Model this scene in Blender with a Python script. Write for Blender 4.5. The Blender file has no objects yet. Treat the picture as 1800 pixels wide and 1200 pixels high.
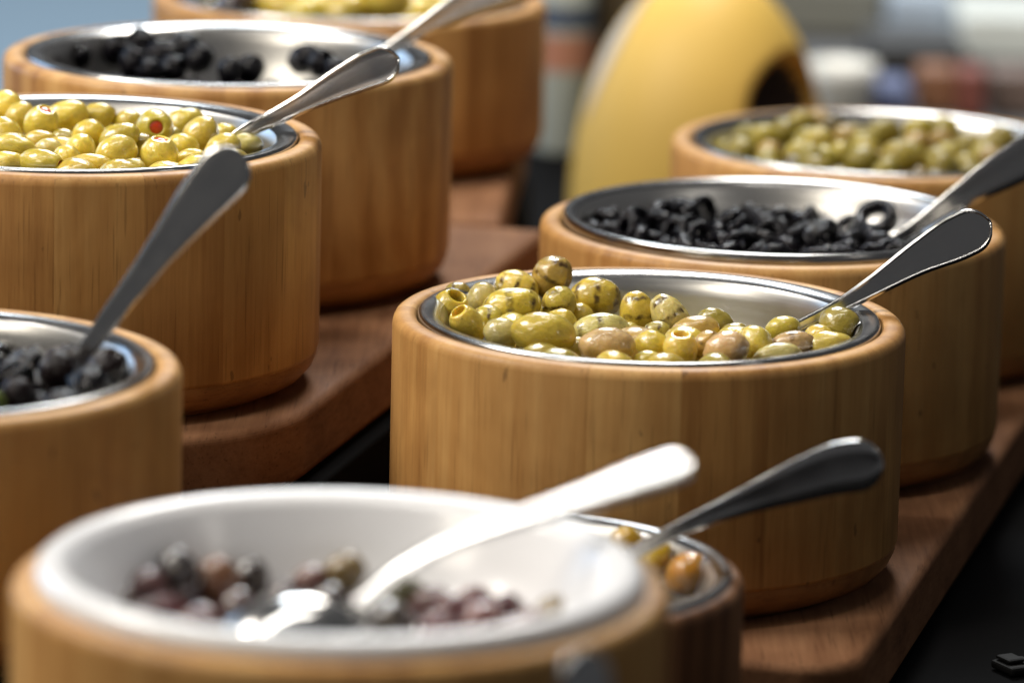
import bpy, bmesh, math, random
from mathutils import Vector, Matrix, noise
random.seed(7)
rad = math.radians
S = bpy.context.scene
COL = S.collection

# ---------------------------------------------------------------- camera
F = 8600.0                      # focal length in pixels of the 1800-wide photograph
PITCH = math.atan((600 + 1250) / F)
ROLL = rad(1.4)
CZ = 0.52
fwd = Vector((0, math.cos(PITCH), -math.sin(PITCH)))
up0 = Vector((0, math.sin(PITCH), math.cos(PITCH)))
rt0 = Vector((1, 0, 0))
rgt = math.cos(ROLL) * rt0 + math.sin(ROLL) * up0
upv = -math.sin(ROLL) * rt0 + math.cos(ROLL) * up0
CAM = Vector((0, 0, CZ))
cam = bpy.data.cameras.new('camera'); camo = bpy.data.objects.new('camera', cam); COL.objects.link(camo)
camo.matrix_world = Matrix(((rgt.x, upv.x, -fwd.x, 0), (rgt.y, upv.y, -fwd.y, 0), (rgt.z, upv.z, -fwd.z, CZ), (0, 0, 0, 1)))
cam.sensor_fit = 'HORIZONTAL'; cam.sensor_width = 36; cam.lens = F / 1800 * 36
cam.clip_start = 0.05; cam.clip_end = 60
cam.dof.use_dof = True; cam.dof.focus_distance = 1.915; cam.dof.aperture_fstop = 6.0
cam.dof.aperture_blades = 9
S.camera = camo

# ---------------------------------------------------------------- light
W = bpy.data.worlds.new('World'); S.world = W; W.use_nodes = True
W.node_tree.nodes['Background'].inputs[0].default_value = (0.95, 0.96, 1.0, 1)
W.node_tree.nodes['Background'].inputs[1].default_value = 0.075

def area(name, loc, target, sx, sy, power, color):
    l = bpy.data.lights.new(name, 'AREA'); l.shape = 'RECTANGLE'; l.size = sx; l.size_y = sy
    l.energy = power; l.color = color
    o = bpy.data.objects.new(name, l); COL.objects.link(o); o.location = loc
    o.rotation_euler = (Vector(target) - Vector(loc)).to_track_quat('-Z', 'Y').to_euler()
    return o
area('ceiling_lamp', (-1.30, 1.85, 1.45), (0.0, 1.75, 0.1), 0.60, 0.60, 32, (1.0, 0.94, 0.86))
area('overhead_tube', (-0.25, 1.60, 1.75), (-0.15, 1.65, 0.1), 0.12, 1.4, 10, (1.0, 0.96, 0.90))
area('counter_lamp_left', (-1.25, 0.75, 1.05), (0.0, 1.9, 0.1), 0.50, 0.40, 7.0, (1.0, 0.92, 0.78))
area('counter_lamp_right', (1.35, 0.85, 0.95), (-0.1, 2.0, 0.15), 0.26, 0.26, 0.9, (1.0, 0.95, 0.86))
area('window_light', (-1.9, 3.7, 0.75), (-0.1, 1.9, 0.15), 1.3, 1.1, 12, (0.42, 0.66, 1.0))
area('background_fill', (-0.4, 7.5, 4.6), (-0.4, 7.6, -0.8), 2.0, 2.0, 330, (0.86, 0.94, 1.0))  # added fill, brightens the far floor and the back table
area('back_table_fill', (0.15, 3.0, 1.35), (0.35, 3.0, 0.0), 0.35, 0.35, 17, (1.0, 0.95, 0.88))  # added fill to brighten the yellow vessel and the things around it
S.view_settings.view_transform = 'Standard'; S.view_settings.look = 'None'
S.view_settings.exposure = 0.0; S.view_settings.gamma = 1.0; S.view_settings.use_curve_mapping = False
S.render.engine = 'CYCLES'
S.cycles.use_denoising = True
S.cycles.max_bounces = 8; S.cycles.sample_clamp_indirect = 6.0
S.cycles.caustics_reflective = False; S.cycles.caustics_refractive = False

# ---------------------------------------------------------------- helpers
def ray(px, py):
    return fwd + rgt * ((px - 900) / F) - upv * ((py - 600) / F)
def at_y(px, py, Y):
    d = ray(px, py); return CAM + d * (Y / d.y)
def at_z(px, py, Z):
    d = ray(px, py); return CAM + d * ((Z - CZ) / d.z)
def px_size(p):                       # metres per photograph pixel at a point
    return (Vector(p) - CAM).dot(fwd) / F

def link(name, me, mat=None, parent=None, loc=None, smooth=True):
    o = bpy.data.objects.new(name, me); COL.objects.link(o)
    if mat is not None and len(me.materials) == 0: me.materials.append(mat)
    if parent is not None: o.parent = parent
    if loc is not None: o.location = loc
    return o
def mesh(name, verts, faces, smooth=True):
    me = bpy.data.meshes.new(name); me.from_pydata([tuple(v) for v in verts], [], faces); me.update()
    bm = bmesh.new(); bm.from_mesh(me); bmesh.ops.recalc_face_normals(bm, faces=bm.faces); bm.to_mesh(me); bm.free()
    if smooth: me.polygons.foreach_set('use_smooth', [True] * len(me.polygons))
    return me
def lathe(name, prof, n=96, cap=True, a0=0.0, a1=2 * math.pi):
    closed = abs(a1 - a0 - 2 * math.pi) < 1e-6
    vs, fs = [], []
    cols = n if closed else n + 1
    m = len(prof)
    for i in range(cols):
        a = a0 + (a1 - a0) * i / n
        for r, z in prof: vs.append((r * math.cos(a), r * math.sin(a), z))
    for i in range(n):
        j = (i + 1) % cols
        for k in range(m - 1):
            fs.append((i * m + k, j * m + k, j * m + k + 1, i * m + k + 1))
    me = mesh(name, vs, fs)
    return me
def weld(me, d=1e-6):
    bm = bmesh.new(); bm.from_mesh(me); bmesh.ops.remove_doubles(bm, verts=bm.verts, dist=d)
    bmesh.ops.recalc_face_normals(bm, faces=bm.faces); bm.to_mesh(me); bm.free(); return me
def tag(o, label, cat, group=None):
    o['label'] = label; o['category'] = cat
    if group: o['group'] = group
    return o
def empty(name, loc):
    o = bpy.data.objects.new(name, None); COL.objects.link(o); o.location = loc
    o.empty_display_size = 0.02; return o
def box(name, mat, lo, hi, parent=None, bev=0.003):
    bm = bmesh.new(); bmesh.ops.create_cube(bm, size=1)
    c = (Vector(lo) + Vector(hi)) / 2; d = Vector(hi) - Vector(lo)
    for v in bm.verts: v.co = Vector((v.co.x * d.x, v.co.y * d.y, v.co.z * d.z))
    if bev: bmesh.ops.bevel(bm, geom=bm.edges[:], offset=bev, segments=2, profile=0.5, affect='EDGES')
    me = bpy.data.meshes.new(name); bm.to_mesh(me); bm.free()
    o = link(name, me, mat, parent); o.location = c - (parent.location if parent else Vector())
    return o

# ---------------------------------------------------------------- materials
def newmat(name):
    m = bpy.data.materials.new(name); m.use_nodes = True
    nt = m.node_tree; b = nt.nodes['Principled BSDF']
    return m, nt, b, nt.nodes.new, nt.links.new
def setp(b, **k):
    for n, v in k.items():
        b.inputs[n.replace('_', ' ')].default_value = v
def ramp(nt, fac, stops):
    r = nt.nodes.new('ShaderNodeValToRGB'); nt.links.new(fac, r.inputs[0])
    e = r.color_ramp.elements
    while len(e) < len(stops): e.new(0.5)
    for q, (p, c) in zip(e, stops): q.position = p; q.color = (*c, 1) if len(c) == 3 else c
    return r.outputs[0]
def nz(nt, vec, scale, detail=4, rough=0.55, dist=0.0):
    n = nt.nodes.new('ShaderNodeTexNoise'); n.inputs['Scale'].default_value = scale
    n.inputs['Detail'].default_value = detail; n.inputs['Roughness'].default_value = rough
    n.inputs['Distortion'].default_value = dist
    if vec is not None: nt.links.new(vec, n.inputs['Vector'])
    return n.outputs['Fac']
def mathn(nt, op, a, b=None, clamp=False):
    n = nt.nodes.new('ShaderNodeMath'); n.operation = op; n.use_clamp = clamp
    for i, x in enumerate((a, b)):
        if x is None: continue
        if isinstance(x, (int, float)): n.inputs[i].default_value = x
        else: nt.links.new(x, n.inputs[i])
    return n.outputs[0]
def mixc(nt, fac, a, b, mode='MIX'):
    n = nt.nodes.new('ShaderNodeMix'); n.data_type = 'RGBA'; n.blend_type = mode
    for key, x in (('Factor', fac), ('A', a), ('B', b)):
        s = [q for q in n.inputs if q.name == key and (q.type == 'RGBA' or key == 'Factor')][0] if key != 'Factor' else n.inputs[0]
        if isinstance(x, (int, float)): s.default_value = x
        elif isinstance(x, tuple): s.default_value = (*x, 1)
        else: nt.links.new(x, s)
    return [q for q in n.outputs if q.type == 'RGBA'][0]
def bump(nt, b, h, strength, dist=0.001):
    n = nt.nodes.new('ShaderNodeBump'); n.inputs['Strength'].default_value = strength
    n.inputs['Distance'].default_value = dist; nt.links.new(h, n.inputs['Height'])
    nt.links.new(n.outputs[0], b.inputs['Normal'])
def objvec(nt, scale, rnd=True):
    t = nt.nodes.new('ShaderNodeTexCoord'); v = t.outputs['Object']
    oi = nt.nodes.new('ShaderNodeObjectInfo')
    if rnd:
        m = nt.nodes.new('ShaderNodeMath'); m.operation = 'MULTIPLY'; m.inputs[1].default_value = 23.0
        nt.links.new(oi.outputs['Random'], m.inputs[0])
        a = nt.nodes.new('ShaderNodeVectorMath'); a.operation = 'ADD'
        nt.links.new(v, a.inputs[0]); nt.links.new(m.outputs[0], a.inputs[1]); v = a.outputs[0]
    mp = nt.nodes.new('ShaderNodeMapping'); mp.inputs['Scale'].default_value = scale
    nt.links.new(v, mp.inputs[0])
    return mp.outputs[0], oi, t

def wood(name, light, mid, dark, grain=(1, 1, 0.045), rough=0.48, var=0.35, rings=0.35, coat=0.04, spec=0.3, figz=0.22, wscale=26):
    m, nt, b, N, L = newmat(name)
    v, oi, t = objvec(nt, grain)
    streak = nz(nt, v, 80, 6, 0.6, 0.5)
    fine = nz(nt, v, 520, 3, 0.6)
    broad = nz(nt, v, 26, 3, 0.5, 0.6)
    w = N('ShaderNodeTexWave'); w.wave_type = 'BANDS'; w.bands_direction = 'Y'
    w.inputs['Scale'].default_value = wscale; w.inputs['Distortion'].default_value = 7.0
    w.inputs['Detail'].default_value = 3; w.inputs['Detail Scale'].default_value = 1.2
    v2, _, _ = objvec(nt, tuple(figz if q == min(range(3), key=lambda z: grain[z]) else 1.0 for q in range(3))); L(v2, w.inputs['Vector'])
    s = mathn(nt, 'ADD', mathn(nt, 'MULTIPLY', streak, 0.50), mathn(nt, 'MULTIPLY', broad, 0.50))
    s = mathn(nt, 'ADD', mathn(nt, 'MULTIPLY', mathn(nt, 'SUBTRACT', s, 0.5), 0.72), 0.5)
    s = mathn(nt, 'ADD', s, mathn(nt, 'MULTIPLY', mathn(nt, 'SUBTRACT', w.outputs['Fac'], 0.5), rings * 0.30))
    s = mathn(nt, 'ADD', s, mathn(nt, 'MULTIPLY', mathn(nt, 'SUBTRACT', fine, 0.5), 0.26))
    s = mathn(nt, 'ADD', s, mathn(nt, 'MULTIPLY', mathn(nt, 'SUBTRACT', oi.outputs['Random'], 0.5), var * 0.45))
    col = ramp(nt, s, [(0.30, dark), (0.47, mid), (0.66, light)])
    along = min(range(3), key=lambda q: grain[q])
    pv, _, _ = objvec(nt, tuple(0.03 if q == along else 1.0 for q in range(3)))
    pore = nz(nt, pv, 900, 2, 0.5)
    pf = ramp(nt, pore, [(0.30, (1, 1, 1)), (0.38, (0, 0, 0))])
    col = mixc(nt, mathn(nt, 'MULTIPLY', pf, 0.45), col, tuple(c * 0.5 for c in dark))
    hv, _, _ = objvec(nt, (1, 1, 1))
    hand = ramp(nt, nz(nt, hv, 14, 4, 0.6, 0.5), [(0.35, (0.80, 0.76, 0.72)), (0.62, (1.06, 1.05, 1.03))])
    col = mixc(nt, 1.0, col, hand, 'MULTIPLY')
    # scuffs and dark specks
    sv, _, _ = objvec(nt, (1, 1, 0.6))
    sp = nz(nt, sv, 140, 2, 0.5)
    spf = ramp(nt, sp, [(0.235, (1, 1, 1)), (0.265, (0, 0, 0))])
    col = mixc(nt, mathn(nt, 'MULTIPLY', spf, 0.45), col, (0.03, 0.015, 0.008))
    L(col, b.inputs['Base Color'])
    rr = mathn(nt, 'ADD', mathn(nt, 'MULTIPLY', broad, 0.25), rough - 0.12)
    L(rr, b.inputs['Roughness'])
    setp(b, Coat_Weight=coat, Coat_Roughness=0.35, Specular_IOR_Level=spec)
    bump(nt, b, mathn(nt, 'ADD', streak, fine), 0.18, 0.0006)
    return m
M_OAK = wood('oak', (0.60, 0.355, 0.128), (0.50, 0.268, 0.086), (0.36, 0.172, 0.050), rings=0.22, var=0.42, figz=0.16, wscale=22, grain=(1, 1, 0.05))
M_OAKFIG = wood('oak_figured', (0.61, 0.365, 0.138), (0.51, 0.280, 0.095), (0.38, 0.188, 0.058), rings=0.9, figz=0.80, wscale=13, grain=(1, 1, 0.12))
M_OAKEND = wood('oak_base', (0.42, 0.21, 0.072), (0.33, 0.150, 0.048), (0.20, 0.085, 0.026), grain=(0.25, 0.6, 3.0), rings=0.2)
M_OAKSHADE = wood('oak_shaded', (0.30, 0.150, 0.065), (0.22, 0.100, 0.042), (0.13, 0.055, 0.022), rings=0.5)  # oak with the white-lined bowl's shadow put into its colour
M_BOARD = wood('shelf_wood', (0.31, 0.160, 0.082), (0.215, 0.102, 0.050), (0.110, 0.048, 0.024), grain=(1, 0.05, 1), rough=0.75, rings=0.15, coat=0.0, spec=0.12)

def steel(name, base, rough, brushed=True, aniso=0.5):
    m, nt, b, N, L = newmat(name)
    setp(b, Metallic=1.0, Roughness=rough); b.inputs['Base Color'].default_value = (*base, 1)
    t = N('ShaderNodeTexCoord')
    if brushed:
        sx = N('ShaderNodeSeparateXYZ'); L(t.outputs['Object'], sx.inputs[0])
        r = mathn(nt, 'SQRT', mathn(nt, 'ADD', mathn(nt, 'MULTIPLY', sx.outputs[0], sx.outputs[0]), mathn(nt, 'MULTIPLY', sx.outputs[1], sx.outputs[1])))
        a = mathn(nt, 'ARCTAN2', sx.outputs[1], sx.outputs[0])
        c = N('ShaderNodeCombineXYZ'); L(mathn(nt, 'MULTIPLY', r, 900), c.inputs[0]); L(mathn(nt, 'MULTIPLY', sx.outputs[2], 900), c.inputs[1]); L(mathn(nt, 'MULTIPLY', a, 1.2), c.inputs[2])
        line = nz(nt, c.outputs[0], 1.0, 3, 0.6)
        bump(nt, b, line, 0.05, 0.0005)
        sm = nz(nt, t.outputs['Object'], 38, 4, 0.6)
        L(mathn(nt, 'ADD', mathn(nt, 'MULTIPLY', line, 0.16), mathn(nt, 'ADD', mathn(nt, 'MULTIPLY', sm, 0.14), rough - 0.12)), b.inputs['Roughness'])
        setp(b, Anisotropic=aniso)
        tg = N('ShaderNodeTangent'); tg.direction_type = 'RADIAL'; tg.axis = 'Z'; L(tg.outputs[0], b.inputs['Tangent'])
        sp = nz(nt, t.outputs['Object'], 420, 2, 0.5)
        spot = ramp(nt, sp, [(0.20, (1, 1, 1)), (0.23, (0, 0, 0))])
        L(mixc(nt, spot, base, (0.08, 0.07, 0.05)), b.inputs['Base Color'])
    else:
        sm = nz(nt, t.outputs['Object'], 60, 5, 0.65)
        L(mathn(nt, 'ADD', mathn(nt, 'MULTIPLY', sm, 0.16), rough - 0.08), b.inputs['Roughness'])
        sc = nz(nt, t.outputs['Object'], 900, 2, 0.5)
        bump(nt, b, sc, 0.03, 0.0003)
    return m
M_STEEL = steel('brushed_steel', (0.68, 0.665, 0.64), 0.30)
M_RIM = steel('rim_steel', (0.42, 0.415, 0.41), 0.20, brushed=False)
M_SPOON = steel('spoon_steel', (0.60, 0.59, 0.575), 0.17, brushed=False)

def simple(name, c, rough=0.5, metal=0.0, sss=0.0, coat=0.0, mott=0.15, ms=30, bumps=0.0, bscale=200, spec=0.5):
    m, nt, b, N, L = newmat(name)
    t = N('ShaderNodeTexCoord')
    n = nz(nt, t.outputs['Object'], ms, 5, 0.6)
    L(mixc(nt, n, tuple(x * (1 - mott) for x in c), tuple(min(1, x * (1 + mott)) for x in c)), b.inputs['Base Color'])
    setp(b, Roughness=rough, Metallic=metal, Coat_Weight=coat, Specular_IOR_Level=spec)
    if sss: setp(b, Subsurface_Weight=sss, Subsurface_Scale=0.004)
    if bumps: bump(nt, b, nz(nt, t.outputs['Object'], bscale, 4), bumps, 0.001)
    return m
M_CERAMIC = simple('white_ceramic', (0.80, 0.795, 0.80), 0.28, coat=0.3, mott=0.02)
M_BLACK = simple('black_counter', (0.0032, 0.0032, 0.0035), 0.9, mott=0.3, ms=12, bumps=0.1, spec=0.04)
M_PLASTIC = simple('black_plastic', (0.006, 0.006, 0.006), 0.7, mott=0.2, bumps=0.1, bscale=900, spec=0.15)
M_FLOOR = simple('blue_grey_floor', (0.27, 0.36, 0.44), 0.8, mott=0.05, ms=3)
M_YELLOW = simple('yellow_glaze', (0.74, 0.49, 0.105), 0.55, coat=0.0, mott=0.06, ms=9)
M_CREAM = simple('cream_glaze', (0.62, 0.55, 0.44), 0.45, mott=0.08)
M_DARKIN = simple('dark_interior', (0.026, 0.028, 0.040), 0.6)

def olive_mat(name, rough=0.16, grill=0.0, sss=0.5, mott=0.30, wrinkle=0.035, coat=0.8, spec=0.45, warmth=0.30):
    m, nt, b, N, L = newmat(name)
    v, oi, t = objvec(nt, (1, 1, 1))
    big = nz(nt, v, 1.3, 4, 0.55, 0.4); small = nz(nt, v, 6, 4, 0.6)
    k = mathn(nt, 'ADD', mathn(nt, 'MULTIPLY', mathn(nt, 'SUBTRACT', big, 0.5), mott * 2.2), mathn(nt, 'MULTIPLY', mathn(nt, 'SUBTRACT', small, 0.5), mott * 0.9))
    br = N('ShaderNodeHueSaturation'); L(oi.outputs['Color'], br.inputs['Color'])
    L(mathn(nt, 'ADD', k, 1.0), br.inputs['Value'])
    col = br.outputs[0]
    warm = ramp(nt, nz(nt, v, 2.1, 3), [(0.52, (0, 0, 0)), (0.75, (1, 1, 1))])
    col = mixc(nt, mathn(nt, 'MULTIPLY', warm, warmth), col, (0.30, 0.21, 0.05))
    sp = ramp(nt, nz(nt, v, 9, 2, 0.5), [(0.27, (1, 1, 1)), (0.31, (0, 0, 0))])
    col = mixc(nt, mathn(nt, 'MULTIPLY', sp, 0.55), col, (0.07, 0.035, 0.012))
    if grill:
        sx = N('ShaderNodeSeparateXYZ'); L(t.outputs['Object'], sx.inputs[0])
        wob = nz(nt, v, 2.2, 3)
        ph = mathn(nt, 'ADD', mathn(nt, 'MULTIPLY', sx.outputs[0], 8.0), mathn(nt, 'MULTIPLY', wob, 3.0))
        st = mathn(nt, 'SINE', ph)
        st = ramp(nt, st, [(0.35, (0, 0, 0)), (0.95, (1, 1, 1))])
        side = mathn(nt, 'ADD', mathn(nt, 'MULTIPLY', sx.outputs[1], -0.9), mathn(nt, 'MULTIPLY', wob, 0.5))
        msk = ramp(nt, side, [(0.35, (0, 0, 0)), (0.75, (1, 1, 1))])
        brk = ramp(nt, nz(nt, v, 2.6, 4), [(0.34, (0, 0, 0)), (0.60, (1, 1, 1))])
        g = mathn(nt, 'MULTIPLY', mathn(nt, 'MULTIPLY', st, msk), mathn(nt, 'MULTIPLY', brk, grill))
        col = mixc(nt, g, col, (0.060, 0.026, 0.009))
    L(col, b.inputs['Base Color'])
    setp(b, Coat_Weight=coat, Coat_Roughness=0.06, Specular_IOR_Level=spec)
    L(mathn(nt, 'ADD', mathn(nt, 'MULTIPLY', small, 0.18), rough - 0.05), b.inputs['Roughness'])
    if sss: setp(b, Subsurface_Weight=sss, Subsurface_Scale=0.0035); b.inputs['Subsurface Radius'].default_value = (1.0, 0.7, 0.15)
    bump(nt, b, mathn(nt, 'ADD', mathn(nt, 'MULTIPLY', big, 1.6), mathn(nt, 'MULTIPLY', small, 0.35)), wrinkle * 4, 0.10)
    return m
M_OLIVE = olive_mat('olive_skin')
M_GRILL = olive_mat('olive_grilled_skin', grill=0.95)
M_BLKOL = olive_mat('black_olive_skin', rough=0.07, sss=0.0, mott=0.7, wrinkle=0.06, coat=0.0, spec=0.20, warmth=0.0)
M_DULLOL = olive_mat('dull_olive_skin', rough=0.32, coat=0.12, spec=0.3, sss=0.2)
M_PIM = simple('pimento', (0.50, 0.050, 0.012), 0.2, sss=0.3, coat=0.4, mott=0.25, ms=3)

# ---------------------------------------------------------------- setting
row = Vector((0.245, 1.0, 0)).normalized()        # the two rows of bowls run back and slightly right
nrm = Vector((row.y, -row.x, 0))                  # to the right of the row
LEFT_Z = 0.084; RIGHT_Z = 0.030                   # tops of the two shelf boards
STEP_Z = 0.054
def sheet(name, pts, mat, kind='structure'):
    me = mesh(name, pts, [tuple(range(len(pts)))], smooth=False)
    o = link(name, me, mat); o['kind'] = kind; return o
floor = sheet('floor', [(-12, -3, -0.78), (12, -3, -0.78), (12, 30, -0.78), (-12, 30, -0.78)], M_FLOOR)
def slab(name, outline, z0, z1, mat, bev=0.003, parent=None, seg=6):
    bm = bmesh.new()
    vs = [bm.verts.new((p[0], p[1], z0)) for p in outline]
    f = bm.faces.new(vs)
    r = bmesh.ops.extrude_face_region(bm, geom=[f])
    for v in r['geom']:
        if isinstance(v, bmesh.types.BMVert): v.co.z = z1
    bmesh.ops.recalc_face_normals(bm, faces=bm.faces)
    if bev:
        es = [e for e in bm.edges if abs(e.verts[0].co.z - e.verts[1].co.z) < 1e-6]
        bmesh.ops.bevel(bm, geom=es, offset=bev, segments=seg, profile=0.5, affect='EDGES')
    me = bpy.data.meshes.new(name); bm.to_mesh(me); bm.free()
    for p in me.polygons: p.use_smooth = True
    me.set_sharp_from_angle(angle=rad(4))
    return link(name, me, mat, parent)

# ---------------------------------------------------------------- bowls
R = 0.10
def rim_at(px, py, a, z, Rb=R):
    """centre of a rim: depth from its half width a in the photograph, height z"""
    d = ray(px, py); p = CAM + d * (F * Rb / a)
    return Vector((p.x, p.y, z))
BOWLS = {
    'C': rim_at(1141, 556, 451, 0.130),
    'B': rim_at(1358, 386, 409, 0.130),
    'G': rim_at(1552, 258, 372, 0.130),
    'W': rim_at(599, 1020, 579, 0.136),
    'L': rim_at(129, 236, 437, 0.184),
    'D': rim_at(402, 92, 395, 0.184),
    'T': rim_at(615, 10, 345, 0.166),
    'S': rim_at(-180, 655, 500, 0.1465),
}
BOWLS['Q'] = Vector((0.0, 1.652, at_y(905, 1000, 1.652).z))
_stave = {}
def stave_mesh(Rb, h, n, mat):
    key = (round(Rb, 4), round(h, 4), n, mat.name)
    if key in _stave: return _stave[key]
    prof = [(Rb - 0.0105, 0.016), (Rb - 0.0008, 0.0142), (Rb, 0.016), (Rb, h * 0.5), (Rb, h - 0.0042), (Rb - 0.0003, h - 0.0027), (Rb - 0.0010, h - 0.0013),
            (Rb - 0.0020, h - 0.0005), (Rb - 0.0034, h), (Rb - 0.0060, h + 0.0001), (Rb - 0.0082, h - 0.0003), (Rb - 0.0092, h - 0.0014), (Rb - 0.0095, h - 0.006), (Rb - 0.0100, h - 0.03), (Rb - 0.0105, 0.016)]
    half = math.pi / n; seg = 7
    vs, fs = [], []
    m = len(prof)
    cols = [(-half, 0.00005), (-half + 0.0011, 0.0), (-half + 0.0024, 0.0)]
    cols += [(-half + 0.0024 + (2 * half - 0.0048) * i / seg, 0.0) for i in range(1, seg)]
    cols += [(half - 0.0024, 0.0), (half - 0.0011, 0.0), (half, 0.00005)]
    for a, ins in cols:
        for k, (r, z) in enumerate(prof):
            rr = r - ins if k < 9 else r + ins * 0.5
            zz = z - (ins if 5 <= k <= 11 else 0)
            vs.append((rr * math.cos(a), rr * math.sin(a), zz))
    for i in range(len(cols) - 1):
        for k in range(m - 1):
            fs.append((i * m + k, (i + 1) * m + k, (i + 1) * m + k + 1, i * m + k + 1))
    me = mesh('stave', vs, fs); me.materials.append(mat); _stave[key] = me
    return me
def wooden_bowl(key, label, h=0.10, Rb=R, n=18, mat=None, turn=0.0, base=True):
    mat = mat or M_OAK
    c = BOWLS[key]; root = empty('wooden_bowl', (c.x, c.y, c.z - h))
    tag(root, label, 'bowl', 'round wooden bowls on the buffet')
    sm = stave_mesh(Rb, h, n, mat)
    for i in range(n):
        o = bpy.data.objects.new('stave', sm); COL.objects.link(o); o.parent = root
        o.rotation_euler = (0, 0, turn + 2 * math.pi * i / n)
    prof = [(0.0, 0.0005), (Rb * 0.86, 0.0005), (Rb * 0.875, 0.0022), (Rb * 0.90, 0.0030), (Rb * 0.935, 0.0040), (Rb * 0.975, 0.0082), (Rb * 0.992, 0.0122), (Rb * 0.9925, 0.0146),
            (Rb - 0.0115, 0.0150), (0.0, 0.0150)]
    me = weld(lathe('base', prof, 96))
    me.set_sharp_from_angle(angle=rad(40))
    link('base', me, M_OAKEND if mat is not M_OAKSHADE else M_OAKSHADE, root)
    return root
_flo = {}
def steel_bowl(key, label, Rb=R, depth=0.032, lift=0.0, mat=None, rimmat=None, lipw=0.0085, flare=0.70):
    c = BOWLS[key]; root = empty('steel_bowl', (c.x, c.y, c.z + lift))
    tag(root, label, 'bowl', 'steel liners of the wooden bowls')
    ro = Rb - 0.0098
    fr = Rb * flare
    rim = [(ro - 0.0002, -0.004), (ro, -0.0005), (ro - 0.0005, 0.0006), (ro - 0.0014, 0.0009), (ro - 0.0030, 0.0008), (ro - lipw * 0.75, 0.0003), (ro - lipw, -0.0012)]
    link('rim', lathe('rim', rim, 128), rimmat or M_RIM, root)
    i0 = ro - lipw
    bas = [(i0, -0.0012), (i0 - 0.0012, -0.0032), (i0 - 0.0022, -0.0075)]
    w = depth - 0.0075
    for t in (0.2, 0.4, 0.6, 0.75, 0.88, 0.96, 1.0):
        q = 1 - math.sqrt(max(0, 1 - t * t))
        bas.append((i0 - 0.0022 - t * 0.005 - q * (i0 - 0.0072 - fr), -0.0075 - w * t))
    bas.append((0.0, -depth - 0.0005))
    link('basin', weld(lathe('basin', bas, 128)), mat or M_STEEL, root)
    _flo[key] = (c.z + lift - depth, fr, i0 - 0.004)
    return root

wooden_bowl('C', 'honey-brown wooden bowl in the centre holding grilled green olives, nearest on the right shelf board', turn=0.10)
wooden_bowl('B', 'wooden bowl of sliced black olives directly behind the grilled green olives', turn=0.21)
wooden_bowl('G', 'blurred wooden bowl of small green olives farthest back on the right', turn=0.05)
wooden_bowl('L', 'sharp wooden bowl of red-stuffed green olives at the left edge', turn=0.02)
wooden_bowl('D', 'wooden bowl with wavy figured grain holding a few black olives, upper left', n=13, mat=M_OAKFIG, turn=0.17)
wooden_bowl('T', 'wooden bowl of yellow-green olives cut by the top edge of the photo', h=0.082, turn=0.3)
wooden_bowl('S', 'blurred wooden bowl of chopped dark olives in front of the stuffed olives, left edge', h=0.0925, turn=0.12)
wooden_bowl('W', 'large blurred foreground wooden bowl lined with white ceramic', h=0.136, turn=0.25)
qh = BOWLS['Q'].z
wooden_bowl('Q', 'small shadow-toned wooden bowl half hidden behind the white-lined foreground bowl', h=qh, Rb=0.083, mat=M_OAKSHADE, turn=0.2, n=16)

steel_bowl('C', 'brushed steel liner under the grilled green olives in the centre', depth=0.036)
steel_bowl('B', 'steel liner with raised lip under the sliced black olives', depth=0.024, lift=0.003, lipw=0.006)
steel_bowl('G', 'blurred steel liner holding small green olives at the back right', depth=0.028, lipw=0.006)
steel_bowl('L', 'steel liner under the red-stuffed green olives at left', depth=0.034)
steel_bowl('D', 'shiny steel liner with only a few black olives, upper left', depth=0.033)
steel_bowl('T', 'steel liner of the bowl cut by the top edge of the photo', depth=0.026)
steel_bowl('S', 'steel liner with blue reflection around the chopped dark olives', depth=0.041, lipw=0.007)
_flo['S'] = (_flo['S'][0] + 0.007,) + _flo['S'][1:]
steel_bowl('Q', 'steel liner in the small bowl behind the white foreground bowl', Rb=0.0885, depth=0.019, lipw=0.006, lift=0.0012, flare=0.84)
# the white ceramic liner
c = BOWLS['W']; cer = empty('ceramic_bowl', (c.x, c.y, c.z + 0.002)); tag(cer, 'white ceramic liner bowl in the blurred foreground', 'bowl')
ro = R - 0.0080
link('rim', lathe('rim', [(ro, -0.006), (ro + 0.0006, 0.000), (ro + 0.0002, 0.0022), (ro - 0.002, 0.0040), (ro - 0.005, 0.0046), (ro - 0.008, 0.0036), (ro - 0.0105, 0.0010)], 128), M_CERAMIC, cer)
link('basin', weld(lathe('basin', [(ro - 0.0105, 0.0010), (ro - 0.013, -0.004), (ro - 0.0165, -0.012), (ro - 0.0205, -0.019), (ro - 0.027, -0.0255), (ro - 0.036, -0.029), (0, -0.031)], 128)), M_CERAMIC, cer)
_flo['W'] = (c.z - 0.031, 0.055, 0.075)

# ---------------------------------------------------------------- shelf boards and counter
def board_outline(right_pt, front_pt, width, back_len, corner, round_end):
    """right_pt: a point on the right edge; front_pt: a point on the front end"""
    rp = Vector((right_pt.x, right_pt.y, 0)); s_front = (Vector((front_pt.x, front_pt.y, 0)) - rp).dot(row)
    def P(s, t): q = rp + row * s - nrm * t; return (q.x, q.y)
    out = []
    k = corner
    for i in range(49):
        a = math.pi / 2 * i / 48
        out.append(P(s_front + k - k * math.sin(a), k - k * math.cos(a)))
    for i in range(49):
        a = math.pi / 2 * i / 48
        out.append(P(s_front + k - k * math.cos(a), width - k + k * math.sin(a)))
    out.append(P(back_len, width)); out.append(P(back_len, 0))
    return out
lr = at_z(687, 608, LEFT_Z); lf = at_z(330, 792, LEFT_Z)
lb = slab('shelf_board', board_outline(lr, lf, 0.205, (at_z(880, 398, LEFT_Z) - lr).dot(row), 0.085, True), STEP_Z + 0.0015, LEFT_Z, M_BOARD, 0.004)
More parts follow.
